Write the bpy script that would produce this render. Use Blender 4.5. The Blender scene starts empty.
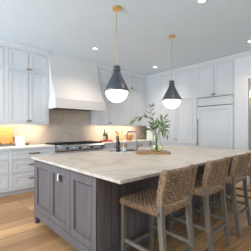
import bpy, bmesh, math, random
from mathutils import Vector, Matrix
random.seed(7)
C = bpy.context.scene
COL = C.collection
PI = math.pi

# ------------------------------------------------------------------ camera
H_CAM, YAW = 1.30, math.radians(47.2)
cam_d = bpy.data.cameras.new('camera')
cam_d.sensor_width = 36.0
cam_d.lens = 36.0 * 213.0 / 251.0
cam_d.shift_y = 3.5 / 251.0
cam_d.clip_start = 0.05
cam = bpy.data.objects.new('camera', cam_d)
cam.location = (0, 0, H_CAM)
cam.rotation_euler = (PI / 2, 0, YAW - PI / 2)
COL.objects.link(cam)
C.camera = cam

# ------------------------------------------------------------------ world, lights, exposure
C.view_settings.view_transform = 'Standard'
C.view_settings.look = 'None'
C.view_settings.gamma = 1.0
C.view_settings.use_curve_mapping = False
C.view_settings.exposure = -0.08
w = bpy.data.worlds.new('world')
C.world = w
w.use_nodes = True
bg = w.node_tree.nodes['Background']
bg.inputs[0].default_value = (0.62, 0.78, 1.0, 1)
bg.inputs[1].default_value = 0.5

CEIL = 3.08
WALL_Y = 5.15      # range wall
CAB_X = 5.42       # front plane of the tall cabinet / refrigerator wall


def area(name, loc, rot, sx, sy, power, col, spread=None):
    d = bpy.data.lights.new(name, 'AREA')
    d.shape = 'RECTANGLE'
    d.size, d.size_y = sx, sy
    d.energy = power
    d.color = col
    if spread:
        d.spread = spread
    o = bpy.data.objects.new(name, d)
    o.location = loc
    o.rotation_euler = rot
    COL.objects.link(o)
    return o


def spot(name, loc, power, col, angle=110, blend=0.8, r=0.05):
    d = bpy.data.lights.new(name, 'SPOT')
    d.energy = power
    d.color = col
    d.spot_size = math.radians(angle)
    d.spot_blend = blend
    d.shadow_soft_size = r
    o = bpy.data.objects.new(name, d)
    o.location = loc
    COL.objects.link(o)
    return o


def point(name, loc, power, col, r=0.05):
    d = bpy.data.lights.new(name, 'POINT')
    d.energy = power
    d.color = col
    d.shadow_soft_size = r
    o = bpy.data.objects.new(name, d)
    o.location = loc
    COL.objects.link(o)
    return o


DAY = (0.76, 0.89, 1.0)
WARM = (1.0, 0.85, 0.66)
# daylight through the window wall behind the camera and the window wall at its left
area('daylight_rear', (1.6, -3.05, 1.95), (math.radians(122), 0, 0), 6.0, 1.4, 72, DAY)
area('daylight_left', (-2.95, 2.9, 1.55), (math.radians(110), 0, math.radians(-90)), 3.6, 2.0, 255, DAY)
DOWNLIGHTS = [(2.70, 3.90), (4.77, 3.90), (2.77, 1.44), (4.78, 1.44), (0.70, 3.90), (0.70, 1.44)]  # last two are out of view, added to light the left side

# ------------------------------------------------------------------ materials


def new_mat(name):
    m = bpy.data.materials.new(name)
    m.use_nodes = True
    return m, m.node_tree.nodes, m.node_tree.links, m.node_tree.nodes['Principled BSDF']


def plain(name, col, rough=0.5, metal=0.0, bump=0.0, bscale=200, var=0.04, vscale=4.0, spec=0.5):
    m, n, l, b = new_mat(name)
    b.inputs['Roughness'].default_value = rough
    b.inputs['Metallic'].default_value = metal
    b.inputs['Specular IOR Level'].default_value = spec
    tc = n.new('ShaderNodeTexCoord')
    nz = n.new('ShaderNodeTexNoise')
    nz.inputs['Scale'].default_value = vscale
    l.new(tc.outputs['Object'], nz.inputs['Vector'])
    r = n.new('ShaderNodeValToRGB')
    r.color_ramp.elements[0].position = 0.3
    r.color_ramp.elements[1].position = 0.7
    r.color_ramp.elements[0].color = (*[c * (1 - var) for c in col], 1)
    r.color_ramp.elements[1].color = (*[min(1, c * (1 + var)) for c in col], 1)
    l.new(nz.outputs['Fac'], r.inputs['Fac'])
    l.new(r.outputs['Color'], b.inputs['Base Color'])
    if bump:
        n2 = n.new('ShaderNodeTexNoise')
        n2.inputs['Scale'].default_value = bscale
        l.new(tc.outputs['Object'], n2.inputs['Vector'])
        bp = n.new('ShaderNodeBump')
        bp.inputs['Strength'].default_value = bump
        bp.inputs['Distance'].default_value = 0.002
        l.new(n2.outputs['Fac'], bp.inputs['Height'])
        l.new(bp.outputs['Normal'], b.inputs['Normal'])
    return m


def grain(name, cols, scale=(30, 30, 1.5), rough=0.5, detail=6.0, spec=0.4):
    """wood with the grain along the axis of the smallest scale"""
    m, n, l, b = new_mat(name)
    b.inputs['Roughness'].default_value = rough
    b.inputs['Specular IOR Level'].default_value = spec
    tc = n.new('ShaderNodeTexCoord')
    mp = n.new('ShaderNodeMapping')
    mp.inputs['Scale'].default_value = scale
    l.new(tc.outputs['Object'], mp.inputs['Vector'])
    nz = n.new('ShaderNodeTexNoise')
    nz.inputs['Scale'].default_value = 1.0
    nz.inputs['Detail'].default_value = detail
    nz.inputs['Distortion'].default_value = 0.6
    l.new(mp.outputs['Vector'], nz.inputs['Vector'])
    r = n.new('ShaderNodeValToRGB')
    e = r.color_ramp.elements
    e[0].position, e[1].position = 0.28, 0.72
    e[0].color, e[1].color = (*cols[0], 1), (*cols[-1], 1)
    for i, c in enumerate(cols[1:-1]):
        k = e.new(0.28 + 0.44 * (i + 1) / (len(cols) - 1))
        k.color = (*c, 1)
    l.new(nz.outputs['Fac'], r.inputs['Fac'])
    l.new(r.outputs['Color'], b.inputs['Base Color'])
    bp = n.new('ShaderNodeBump')
    bp.inputs['Strength'].default_value = 0.15
    bp.inputs['Distance'].default_value = 0.002
    l.new(nz.outputs['Fac'], bp.inputs['Height'])
    l.new(bp.outputs['Normal'], b.inputs['Normal'])
    return m


def marble(name, base, vein, warm, rough=0.25, scale=1.3, amount=0.5):
    m, n, l, b = new_mat(name)
    b.inputs['Roughness'].default_value = rough
    tc = n.new('ShaderNodeTexCoord')
    mp = n.new('ShaderNodeMapping')
    mp.inputs['Rotation'].default_value = (0.3, 0.5, 0.6)
    l.new(tc.outputs['Object'], mp.inputs['Vector'])
    nz = n.new('ShaderNodeTexNoise')
    nz.inputs['Scale'].default_value = scale
    nz.inputs['Detail'].default_value = 8
    nz.inputs['Distortion'].default_value = 1.6
    l.new(mp.outputs['Vector'], nz.inputs['Vector'])
    r = n.new('ShaderNodeValToRGB')
    e = r.color_ramp.elements
    e[0].position, e[0].color = 0.44, (0, 0, 0, 1)
    e[1].position, e[1].color = 0.56, (0, 0, 0, 1)
    k = e.new(0.5)
    k.color = (amount, amount, amount, 1)
    l.new(nz.outputs['Fac'], r.inputs['Fac'])
    n2 = n.new('ShaderNodeTexNoise')
    n2.inputs['Scale'].default_value = scale * 1.7
    n2.inputs['Detail'].default_value = 5
    l.new(mp.outputs['Vector'], n2.inputs['Vector'])
    mx0 = n.new('ShaderNodeMix')
    mx0.data_type = 'RGBA'
    mx0.inputs[6].default_value = (*base, 1)
    mx0.inputs[7].default_value = (*warm, 1)
    l.new(n2.outputs['Fac'], mx0.inputs[0])
    mx = n.new('ShaderNodeMix')
    mx.data_type = 'RGBA'
    l.new(r.outputs['Color'], mx.inputs[0])
    l.new(mx0.outputs[2], mx.inputs[6])
    mx.inputs[7].default_value = (*vein, 1)
    l.new(mx.outputs[2], b.inputs['Base Color'])
    return m


def planks(name):
    m, n, l, b = new_mat(name)
    b.inputs['Roughness'].default_value = 0.33
    b.inputs['Specular IOR Level'].default_value = 0.45
    tc = n.new('ShaderNodeTexCoord')
    br = n.new('ShaderNodeTexBrick')
    br.offset = 0.37
    br.inputs['Color1'].default_value = (0.0, 0.0, 0.0, 1)
    br.inputs['Color2'].default_value = (1, 1, 1, 1)
    br.inputs['Mortar'].default_value = (0.0, 0.0, 0.0, 1)
    br.inputs['Scale'].default_value = 1.0
    br.inputs['Mortar Size'].default_value = 0.0025
    br.inputs['Brick Width'].default_value = 1.9
    br.inputs['Row Height'].default_value = 0.22
    br.inputs['Bias'].default_value = 0.0
    l.new(tc.outputs['Object'], br.inputs['Vector'])
    ramp = n.new('ShaderNodeValToRGB')
    e = ramp.color_ramp.elements
    e[0].position, e[0].color = 0.0, (*FLOOR_A, 1)
    e[1].position, e[1].color = 1.0, (*FLOOR_B, 1)
    l.new(br.outputs['Color'], ramp.inputs['Fac'])
    mp = n.new('ShaderNodeMapping')
    mp.inputs['Scale'].default_value = (1.1, 14, 10)
    l.new(tc.outputs['Object'], mp.inputs['Vector'])
    nz = n.new('ShaderNodeTexNoise')
    nz.inputs['Scale'].default_value = 1.0
    nz.inputs['Detail'].default_value = 7
    nz.inputs['Distortion'].default_value = 1.2
    l.new(mp.outputs['Vector'], nz.inputs['Vector'])
    gr = n.new('ShaderNodeValToRGB')
    gr.color_ramp.elements[0].position, gr.color_ramp.elements[0].color = 0.3, (0.58, 0.53, 0.49, 1)
    gr.color_ramp.elements[1].position, gr.color_ramp.elements[1].color = 0.7, (1.0, 1.0, 1.0, 1)
    l.new(nz.outputs['Fac'], gr.inputs['Fac'])
    mu = n.new('ShaderNodeMix')
    mu.data_type = 'RGBA'
    mu.blend_type = 'MULTIPLY'
    mu.inputs[0].default_value = 1.0
    l.new(ramp.outputs['Color'], mu.inputs[6])
    l.new(gr.outputs['Color'], mu.inputs[7])
    dk = n.new('ShaderNodeMix')
    dk.data_type = 'RGBA'
    l.new(br.outputs['Fac'], dk.inputs[0])
    l.new(mu.outputs[2], dk.inputs[6])
    dk.inputs[7].default_value = (0.05, 0.03, 0.02, 1)
    l.new(dk.outputs[2], b.inputs['Base Color'])
    return m


def glow(name, col, strength):
    m, n, l, b = new_mat(name)
    b.inputs['Base Color'].default_value = (0.9, 0.9, 0.88, 1)
    b.inputs['Emission Color'].default_value = (*col, 1)
    b.inputs['Emission Strength'].default_value = strength
    b.inputs['Roughness'].default_value = 0.2
    return m


def glass(name, col, rough=0.02, ior=1.45):
    m, n, l, b = new_mat(name)
    b.inputs['Base Color'].default_value = (*col, 1)
    b.inputs['Transmission Weight'].default_value = 1.0
    b.inputs['Roughness'].default_value = rough
    b.inputs['IOR'].default_value = ior
    return m


FLOOR_A = (0.44, 0.235, 0.105)
FLOOR_B = (0.86, 0.51, 0.24)
M = {}
M['white'] = plain('cool white cabinet paint', (0.72, 0.735, 0.75), 0.42, var=0.01)
M['wall'] = plain('off white wall paint', (0.80, 0.81, 0.82), 0.7, var=0.01, bump=0.05)
M['ceiling'] = plain('ceiling paint', (0.72, 0.815, 0.885), 0.85, var=0.01)
M['hood'] = plain('hood plaster', (0.80, 0.77, 0.745), 0.7, var=0.01, bump=0.05, bscale=60)
M['island'] = grain('grey stained oak', [(0.105, 0.09, 0.092), (0.138, 0.118, 0.12), (0.17, 0.148, 0.152)], (26, 26, 1.0), 0.5)
M['quartz'] = marble('cream quartzite', (0.60, 0.525, 0.445), (0.33, 0.275, 0.22), (0.70, 0.615, 0.53), 0.3, 1.1, 0.45)
M['splash'] = marble('veined marble', (0.55, 0.455, 0.37), (0.33, 0.27, 0.22), (0.61, 0.52, 0.43), 0.35, 0.9, 0.28)
M['whitestone'] = marble('white quartz', (0.78, 0.77, 0.75), (0.6, 0.58, 0.55), (0.8, 0.8, 0.78), 0.3, 1.5, 0.2)
M['floor'] = planks('wide oak planks')
M['brass'] = plain('aged brass', (0.74, 0.52, 0.19), 0.32, 1.0, var=0.05)
M['bronze'] = plain('burnished brass pull', (0.27, 0.145, 0.055), 0.38, 0.6, var=0.08)
M['pewter'] = plain('blackened zinc', (0.10, 0.112, 0.128), 0.45, 0.6, var=0.08, vscale=10)
M['steel'] = plain('brushed steel', (0.42, 0.42, 0.42), 0.3, 1.0, var=0.05, vscale=20)
M['chrome'] = plain('chrome', (0.8, 0.8, 0.8), 0.08, 1.0, var=0.02)
M['iron'] = plain('black cast iron', (0.018, 0.018, 0.02), 0.5, 0.2)
M['black'] = plain('black', (0.012, 0.013, 0.016), 0.35)
M['gunmetal'] = plain('gunmetal', (0.22, 0.21, 0.20), 0.3, 1.0)
M['legwood'] = grain('grey washed stool wood', [(0.14, 0.115, 0.085), (0.195, 0.165, 0.13), (0.255, 0.22, 0.18)], (30, 30, 2), 0.6)
M['rope'] = plain('woven seagrass rope', (0.30, 0.188, 0.108), 0.8, var=0.45, vscale=45, bump=0.5, bscale=300)
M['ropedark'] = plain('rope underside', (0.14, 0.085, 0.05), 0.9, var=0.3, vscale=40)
M['opal'] = glow('lit opal glass', (1.0, 0.93, 0.82), 2.6)
M['lamp'] = glow('lit lamp', (1.0, 0.94, 0.85), 12.0)
M['warmlamp'] = glow('lit warm lamp', (1.0, 0.80, 0.5), 8.0)
M['walnut'] = grain('walnut board', [(0.24, 0.125, 0.055), (0.36, 0.20, 0.10), (0.46, 0.27, 0.14)], (4, 40, 40), 0.45)
M['maple'] = grain('honey maple board', [(0.50, 0.19, 0.045), (0.62, 0.27, 0.075), (0.70, 0.34, 0.11)], (4, 40, 40), 0.4)
M['blond'] = grain('blond wood', [(0.60, 0.33, 0.12), (0.70, 0.42, 0.18), (0.78, 0.52, 0.26)], (40, 40, 4), 0.5)
M['bowlwood'] = grain('reddish bowl wood', [(0.34, 0.12, 0.03), (0.52, 0.23, 0.07), (0.62, 0.33, 0.11)], (18, 18, 4), 0.45)
M['redwood'] = grain('cherry tray wood', [(0.36, 0.085, 0.03), (0.46, 0.13, 0.05), (0.55, 0.19, 0.08)], (5, 40, 40), 0.45)
M['leaf'] = plain('olive green leaf', (0.125, 0.18, 0.045), 0.5, var=0.4, vscale=25)
M['stem'] = plain('leafy stem bark', (0.15, 0.12, 0.06), 0.7, var=0.2, vscale=30)
M['vaseglass'] = glass('pale green glass', (0.90, 0.96, 0.86))
M['clearglass'] = glass('clear glass', (0.97, 0.98, 0.98))
M['water'] = glass('water with a green cast', (0.84, 0.90, 0.56), 0.0, 1.33)
M['oilglass'] = plain('dark olive bottle glass', (0.075, 0.10, 0.015), 0.12, var=0.1)
M['darkglass'] = plain('dark brown bottle glass', (0.03, 0.024, 0.014), 0.12, var=0.1)
M['amber'] = plain('amber liquid', (0.55, 0.28, 0.10), 0.3, var=0.1)
M['paper'] = plain('white paper', (0.83, 0.82, 0.82), 0.8, var=0.01)
M['pink'] = plain('pale red print', (0.75, 0.42, 0.42), 0.8, var=0.1)
M['label'] = plain('cream bottle label', (0.62, 0.58, 0.45), 0.7)
M['red'] = plain('tomato red', (0.55, 0.07, 0.03), 0.35, var=0.2, vscale=20)
M['orange'] = plain('burnt orange', (0.62, 0.16, 0.04), 0.4)
M['plate'] = plain('white outlet plastic', (0.8, 0.8, 0.8), 0.4, var=0.0)
M['dark'] = plain('dark recess', (0.02, 0.02, 0.02), 0.8)

# ------------------------------------------------------------------ mesh helpers


class MB:
    def __init__(self):
        self.v, self.f, self.mi = [], [], []
        self.cur = 0

    def add(self, vs, fs):
        o = len(self.v)
        self.v += [tuple(p) for p in vs]
        for q in fs:
            self.f.append([o + i for i in q])
            self.mi.append(self.cur)

    def box(self, x0, x1, y0, y1, z0, z1):
        self.add([(x0, y0, z0), (x1, y0, z0), (x1, y1, z0), (x0, y1, z0),
                  (x0, y0, z1), (x1, y0, z1), (x1, y1, z1), (x0, y1, z1)],
                 [(0, 3, 2, 1), (4, 5, 6, 7), (0, 1, 5, 4), (1, 2, 6, 5), (2, 3, 7, 6), (3, 0, 4, 7)])
        return self

    def lathe(self, prof, seg=24, c=(0, 0, 0), axis='z', closed=False):
        """prof: list of (radius, height)"""
        vs, fs = [], []
        for r, h in prof:
            for k in range(seg):
                a = 2 * PI * k / seg
                if axis == 'z':
                    vs.append((c[0] + r * math.cos(a), c[1] + r * math.sin(a), c[2] + h))
                elif axis == 'y':
                    vs.append((c[0] + r * math.cos(a), c[1] - h, c[2] + r * math.sin(a)))
                else:
                    vs.append((c[0] + h, c[1] + r * math.cos(a), c[2] + r * math.sin(a)))
        n = len(prof)
        for i in range(n - 1):
            for k in range(seg):
                k2 = (k + 1) % seg
                fs.append((i * seg + k, i * seg + k2, (i + 1) * seg + k2, (i + 1) * seg + k))
        if prof[0][0] > 1e-6:
            fs.append(tuple(reversed(range(seg))))
        if prof[-1][0] > 1e-6:
            fs.append(tuple(range((n - 1) * seg, n * seg)))
        self.add(vs, fs)
        return self

    def shell(self, prof, th, seg=24, c=(0, 0, 0)):
        """open vessel of wall thickness th, prof outer from bottom to rim"""
        outer = [(0.0, prof[0][1])] + list(prof)
        inner = [(max(r - th, 0.001), h if i else h + th) for i, (r, h) in enumerate(prof)]
        full = outer + list(reversed(inner)) + [(0.0, inner[0][1])]
        return self.lathe(full, seg, c)

    def tube(self, pts, r, seg=8, square=False, caps=True):
        """sweep along pts; r number or list; square gives a 4-sided bar (r half-width)"""
        pts = [Vector(p) for p in pts]
        n = len(pts)
        rs = r if isinstance(r, (list, tuple)) else [r] * n
        if square:
            seg = 4
        up = Vector((0, 0, 1))
        t0 = (pts[1] - pts[0]).normalized()
        ref = up if abs(t0.dot(up)) < 0.9 else Vector((0, 1, 0))
        vs, fs = [], []
        nrm = None
        for i in range(n):
            if i == 0:
                t = pts[1] - pts[0]
            elif i == n - 1:
                t = pts[-1] - pts[-2]
            else:
                t = (pts[i + 1] - pts[i]).normalized() + (pts[i] - pts[i - 1]).normalized()
            t.normalize()
            if nrm is None:
                nrm = (ref - t * ref.dot(t)).normalized()
            else:
                nrm = (nrm - t * nrm.dot(t)).normalized()
            bn = t.cross(nrm)
            for k in range(seg):
                a = 2 * PI * k / seg + (PI / 4 if square else 0)
                rr = rs[i] * (math.sqrt(2) if square else 1)
                vs.append(pts[i] + nrm * (rr * math.cos(a)) + bn * (rr * math.sin(a)))
        for i in range(n - 1):
            for k in range(seg):
                k2 = (k + 1) % seg
                fs.append((i * seg + k, i * seg + k2, (i + 1) * seg + k2, (i + 1) * seg + k))
        if caps:
            fs.append(tuple(reversed(range(seg))))
            fs.append(tuple(range((n - 1) * seg, n * seg)))
        self.add(vs, fs)
        return self

    def prism_x(self, prof, x0, x1):
        """profile of (y, z) pushed along x"""
        n = len(prof)
        vs = [(x0, y, z) for y, z in prof] + [(x1, y, z) for y, z in prof]
        fs = [(i, (i + 1) % n, n + (i + 1) % n, n + i) for i in range(n)]
        fs += [tuple(reversed(range(n))), tuple(range(n, 2 * n))]
        self.add(vs, fs)
        return self

    def build(self, name, mats, parent=None, loc=(0, 0, 0), rot=(0, 0, 0), bevel=0.0, smooth=False, seg=2):
        me = bpy.data.meshes.new(name)
        me.from_pydata(self.v, [], self.f)
        bm = bmesh.new()
        bm.from_mesh(me)
        bmesh.ops.remove_doubles(bm, verts=bm.verts, dist=1e-5)
        bmesh.ops.recalc_face_normals(bm, faces=bm.faces)
        bm.to_mesh(me)
        bm.free()
        if not isinstance(mats, (list, tuple)):
            mats = [mats]
        for m in mats:
            me.materials.append(m)
        if len(mats) > 1 and len(me.polygons) == len(self.mi):
            for p, i in zip(me.polygons, self.mi):
                p.material_index = i
        if smooth:
            me.polygons.foreach_set('use_smooth', [True] * len(me.polygons))
            me.set_sharp_from_angle(angle=math.radians(40))
        o = bpy.data.objects.new(name, me)
        o.location = loc
        o.rotation_euler = rot
        o.parent = parent
        COL.objects.link(o)
        if bevel:
            b = o.modifiers.new('bevel', 'BEVEL')
            b.width = bevel
            b.segments = seg
            b.limit_method = 'ANGLE'
        return o


def tag(o, label=None, cat=None, group=None, kind=None):
    if label:
        o['label'] = label
    if cat:
        o['category'] = cat
    if group:
        o['group'] = group
    if kind:
        o['kind'] = kind
    return o


def thing(name, label, cat, loc=(0, 0, 0), rz=0.0, group=None):
    o = bpy.data.objects.new(name, None)
    o.empty_display_size = 0.05
    o.location = loc
    o.rotation_euler = (0, 0, rz)
    COL.objects.link(o)
    return tag(o, label, cat, group)


def copy_tree(o, parent=None):
    c = o.copy()
    COL.objects.link(c)
    if parent:
        c.parent = parent
    for ch in list(o.children):
        copy_tree(ch, c)
    return c


def struct(name, mb, mat, **kw):
    return tag(mb.build(name, mat, **kw), kind='structure')


# ------------------------------------------------------------------ cabinet fronts (local: x width, -y front, z up)
def shaker(wd, ht, stile=0.062, t=0.02, deep=0.009):
    mb = MB()
    loops = [(0, t), (0, 0.002), (0.002, 0), (stile, 0), (stile + 0.002, deep * 0.85), (stile + 0.009, deep * 0.85), (stile + 0.012, deep * 0.4), (stile + 0.019, deep * 0.45), (stile + 0.022, deep)]
    vs, fs = [], []
    for ins, y in loops:
        vs += [(ins, y, ins), (wd - ins, y, ins), (wd - ins, y, ht - ins), (ins, y, ht - ins)]
    for i in range(len(loops) - 1):
        for k in range(4):
            k2 = (k + 1) % 4
            fs.append((i * 4 + k, i * 4 + k2, (i + 1) * 4 + k2, (i + 1) * 4 + k))
    n = (len(loops) - 1) * 4
    fs.append((n, n + 1, n + 2, n + 3))
    fs.append((3, 2, 1, 0))
    mb.add(vs, fs)
    return mb


def knob_mb():
    return MB().lathe([(0.010, 0.0), (0.007, 0.004), (0.006, 0.014), (0.015, 0.018), (0.020, 0.025), (0.019, 0.033), (0.010, 0.038), (0, 0.0385)], 14, axis='y')


def pull_mb(L):
    mb = MB()
    mb.box(-L / 2, L / 2, -0.038, -0.024, -0.012, 0.012)
    for s in (-1, 1):
        x = s * (L / 2 - 0.02)
        mb.box(x - 0.006, x + 0.006, -0.028, 0.001, -0.006, 0.006)
    return mb


def carcass(x0, x1, D, z0, z1, openings, t=0.022):
    """box with a face frame that leaves the openings free"""
    mb = MB()
    mb.box(x0, x1, t, D, z0, z1)
    xs = sorted({x0, x1} | {o[0] for o in openings} | {o[1] for o in openings})
    zs = sorted({z0, z1} | {o[2] for o in openings} | {o[3] for o in openings})
    for a, b in zip(xs, xs[1:]):
        for c, d in zip(zs, zs[1:]):
            cx, cz = (a + b) / 2, (c + d) / 2
            if not any(o[0] < cx < o[1] and o[2] < cz < o[3] for o in openings):
                mb.box(a, b, 0, t, c, d)
    return mb


def cabinet(name, label, cat, loc, rz, x0, x1, D, z0, z1, fronts, mat, hw, group=None, extra=None, gap=0.0055, stile=0.062):
    """fronts: (kind, x0, x1, z0, z1, hardware) ; hardware: ('knob', x, z) / ('pull', length, x, z, vertical)"""
    root = thing(name, label, cat, loc, rz, group)
    body = carcass(x0, x1, D, z0, z1, [f[1:5] for f in fronts])
    if extra:
        extra(body)
    body.build('body', mat, root)
    for kind, a, b, c, d, hd in fronts:
        st = min(stile, (d - c) * 0.28)
        p = shaker(b - a - 2 * gap, d - c - 2 * gap, st).build(kind, mat, root, (a + gap, 0.0, c + gap))
        if hd and hd[0] == 'knob':
            k = knob_mb().build('knob', hw, p, (hd[1] - a - gap, 0, hd[2] - c - gap), smooth=True)
        elif hd and hd[0] == 'pull':
            pull_mb(hd[1]).build('pull', hw, p, (hd[2] - a - gap, 0, hd[3] - c - gap), (0, PI / 2 if hd[4] else 0, 0), bevel=0.002)
    return root


# ================================================================== ROOM SHELL
XL, XR, YB, YF = -3.0, 6.05, -3.1, WALL_Y
struct('floor', MB().box(XL - 0.2, 8.2, YB - 0.2, YF + 0.2, -0.1, 0.0), M['floor'])
ceil = struct('ceiling', MB().box(XL - 0.2, 8.2, YB - 0.2, YF + 0.2, CEIL, CEIL + 0.1), M['ceiling'])
struct('wall_back', MB().box(XL - 0.2, 8.2, YF, YF + 0.15, 0, CEIL), M['wall'])
# right wall: behind the cabinets, then forward to the refrigerator plane with the doorway
mb = MB()
mb.box(XR, XR + 0.12, 1.99, YF, 0, CEIL)
mb.box(CAB_X, CAB_X + 0.10, 1.69, 1.99, 0, CEIL)
mb.box(CAB_X + 0.10, XR + 0.12, 1.88, 1.99, 0, CEIL)
mb.box(CAB_X, CAB_X + 0.10, 0.70, 1.69, 2.46, CEIL)
mb.box(CAB_X, CAB_X + 0.10, YB, 0.70, 0, CEIL)
struct('wall_right', mb, M['wall'])
mb = MB()   # door casing
mb.box(CAB_X - 0.014, CAB_X, 1.69, 1.765, 0, 2.535)
mb.box(CAB_X - 0.014, CAB_X, 0.625, 0.70, 0, 2.535)
mb.box(CAB_X - 0.014, CAB_X, 0.70, 1.69, 2.46, 2.535)
struct('door_1', mb, M['wall'], bevel=0.004)
# room beyond the doorway
struct('wall_hall', MB().box(7.9, 8.0, -1.0, 4.2, 0, CEIL), M['wall'])


def window_wall(name, axis, pos, a0, a1, holes, z0, z1, th):
    mb = MB()
    edges = sorted({a0, a1} | {h for q in holes for h in q})
    for a, b in zip(edges, edges[1:]):
        mid = (a + b) / 2
        hole = any(h[0] < mid < h[1] for h in holes)
        spans = [(0, z0), (z1, CEIL)] if hole else [(0, CEIL)]
        for c, d in spans:
            if axis == 'y':
                mb.box(a, b, pos - th, pos, c, d)
            else:
                mb.box(pos - th, pos, a, b, c, d)
    return struct(name, mb, M['wall'])


HR = [(-1.3, 0.5), (0.8, 2.6), (2.9, 4.7)]
HL = [(1.1, 2.75), (3.05, 4.7)]
window_wall('wall_front', 'y', YB, XL - 0.2, 8.2, HR, 1.1, 2.7, 0.15)
window_wall('wall_left', 'x', XL, YB, YF, HL, 0.5, 2.7, 0.15)
wn = 0
for axis, pos, holes in (('y', YB - 0.09, HR), ('x', XL - 0.09, HL)):
    for a, b in holes:
        wn += 1
        mb = MB()
        zs = 1.1 if axis == 'y' else 0.5
        bars = [(a, a + 0.06, zs, 2.7), (b - 0.06, b, zs, 2.7), (a, b, zs, zs + 0.06), (a, b, 2.64, 2.7),
                ((a + b) / 2 - 0.02, (a + b) / 2 + 0.02, zs, 2.7), (a, b, 1.95, 1.99)]
        for p, q, c, d in bars:
            if axis == 'y':
                mb.box(p, q, pos - 0.03, pos + 0.03, c, d)
            else:
                mb.box(pos - 0.03, pos + 0.03, p, q, c, d)
        struct('window_%d' % wn, mb, M['wall'])

# crown moulding along the tops of the cabinets
UP_Y = 4.80
CR = [(0.0, 0.0), (-0.012, 0.0), (-0.012, 0.035), (-0.03, 0.05), (-0.05, 0.085), (-0.05, 0.11), (0.0, 0.11)]


def crown(name, p0, p1, rz, L):
    mb = MB().prism_x(CR, 0, L)
    return struct(name, mb, M['white'], loc=(p0, p1, CEIL - 0.111), rot=(0, 0, rz))


crown('trim_1', 0.20, UP_Y, 0, 2.04 - 0.20)
crown('trim_2', 3.38, UP_Y, 0, CAB_X - 3.38)
crown('trim_3', CAB_X, UP_Y, -PI / 2, UP_Y + 3.0)

# ================================================================== RANGE WALL
spl = MB().box(0.2, XR - 0.003, WALL_Y - 0.02, WALL_Y - 0.001, 0.936, 1.403)
spl.box(2.06, 3.37, WALL_Y - 0.02, WALL_Y - 0.001, 1.403, 1.80)
tag(spl.build('backsplash', M['splash']), 'veined cream marble slab backsplash behind the range top', 'backsplash')


def upper(label, x0, x1, rows, group=None, kn=True):
    mid = (x0 + x1) / 2
    s = 0.035
    fr = []
    for (c, d, kz) in rows:
        fr.append(('door', x0 + s, mid, c, d, ('knob', mid - 0.028, kz)))
        fr.append(('door', mid, x1 - s, c, d, ('knob', mid + 0.028, kz)))
    return cabinet('wall_cabinet', label, 'cabinet', (0, UP_Y, 0), 0, x0, x1, WALL_Y - UP_Y - 0.021, 1.405, 2.969, fr, M['white'], M['bronze'], group)


ROWS = [(1.445, 2.515, 1.475), (2.555, 2.955, 2.585)]
upper('white wall cabinet cut by the left edge above the honey wood board', 0.27, 1.155, ROWS)
upper('white double door wall cabinet between left edge and range hood', 1.155, 2.035, ROWS)
upper('white double door wall cabinet right of the hood above the bottles', 3.39, 4.27, ROWS)
upper('white double door wall cabinet near the room corner above the utensils', 4.27, 5.14, ROWS)
mb = MB().box(5.142, CAB_X - 0.001, UP_Y, WALL_Y - 0.021, 1.405, 2.969)
tag(mb.build('corner_filler', M['white']), 'plain white filler panel in the corner between two cabinet runs', 'cabinet filler')

# base cabinets, range wall
BY = 4.53
PZ = 0.10


def toe(x0, x1, D):
    def f(mb):
        mb.box(x0, x1, 0.075, D, 0.0, PZ)
    return f


def drawers(x0, x1, kw, n=3):
    s = 0.035
    zs = [(0.145, 0.415), (0.435, 0.675), (0.695, 0.87)]
    out = []
    for c, d in zs:
        out.append(('drawer', x0 + s, x1 - s, c, d, ('pull', kw, (x0 + x1) / 2, (c + d) / 2 + 0.02, False)))
    return out


BD = WALL_Y - BY - 0.001
cabinet('base_cabinet', 'white three drawer base cabinet cut by the left edge of the photo', 'cabinet', (0, BY, 0), 0, 0.25, 1.165, BD, PZ, 0.904,
        drawers(0.25, 1.165, 0.2), M['white'], M['bronze'], extra=toe(0.25, 1.165, BD))
cabinet('base_cabinet', 'white three drawer base cabinet with brass pulls behind island left corner', 'cabinet', (0, BY, 0), 0, 1.165, 2.06, BD, PZ, 0.904,
        drawers(1.165, 2.06, 0.22), M['white'], M['bronze'], extra=toe(1.165, 2.06, BD))
r_ = cabinet('base_cabinet', 'white base cabinet under the range top', 'cabinet', (0, BY, 0), 0, 2.06, 3.40, BD, PZ, 0.775,
             [('drawer', 2.1, 2.73, 0.15, 0.44, ('pull', .2, 2.41, .32, False)), ('drawer', 2.73, 3.36, 0.15, 0.44, ('pull', .2, 3.04, .32, False)),
              ('drawer', 2.1, 2.73, 0.46, 0.75, ('pull', .2, 2.41, .62, False)), ('drawer', 2.73, 3.36, 0.46, 0.75, ('pull', .2, 3.04, .62, False))],
             M['white'], M['bronze'], extra=toe(2.06, 3.40, BD))
for i, (a, b, lb) in enumerate(((3.40, 4.33, 'white drawer base cabinet right of range top, below the bottles'), (4.33, 5.26, 'white drawer base cabinet near room corner, below the wooden bowl'))):
    cabinet('base_cabinet', lb, 'cabinet', (0, BY, 0), 0, a, b, BD, PZ, 0.904, drawers(a, b, 0.22), M['white'], M['bronze'], extra=toe(a, b, BD))

# worktops of the range wall
tag(MB().box(0.22, 2.055, BY - 0.025, WALL_Y - 0.021, 0.905, 0.935).build('worktop', M['whitestone'], bevel=0.003),
    'white stone worktop left of the range under the honey wood board', 'worktop')
mb = MB().box(3.405, XR - 0.003, BY - 0.025, WALL_Y - 0.021, 0.905, 0.935)
mb.box(CAB_X - 0.025, XR - 0.003, 2.98, BY - 0.025, 0.905, 0.935)
tag(mb.build('worktop', M['whitestone'], bevel=0.003), 'white stone worktop running from range into the far corner', 'worktop')

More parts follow.
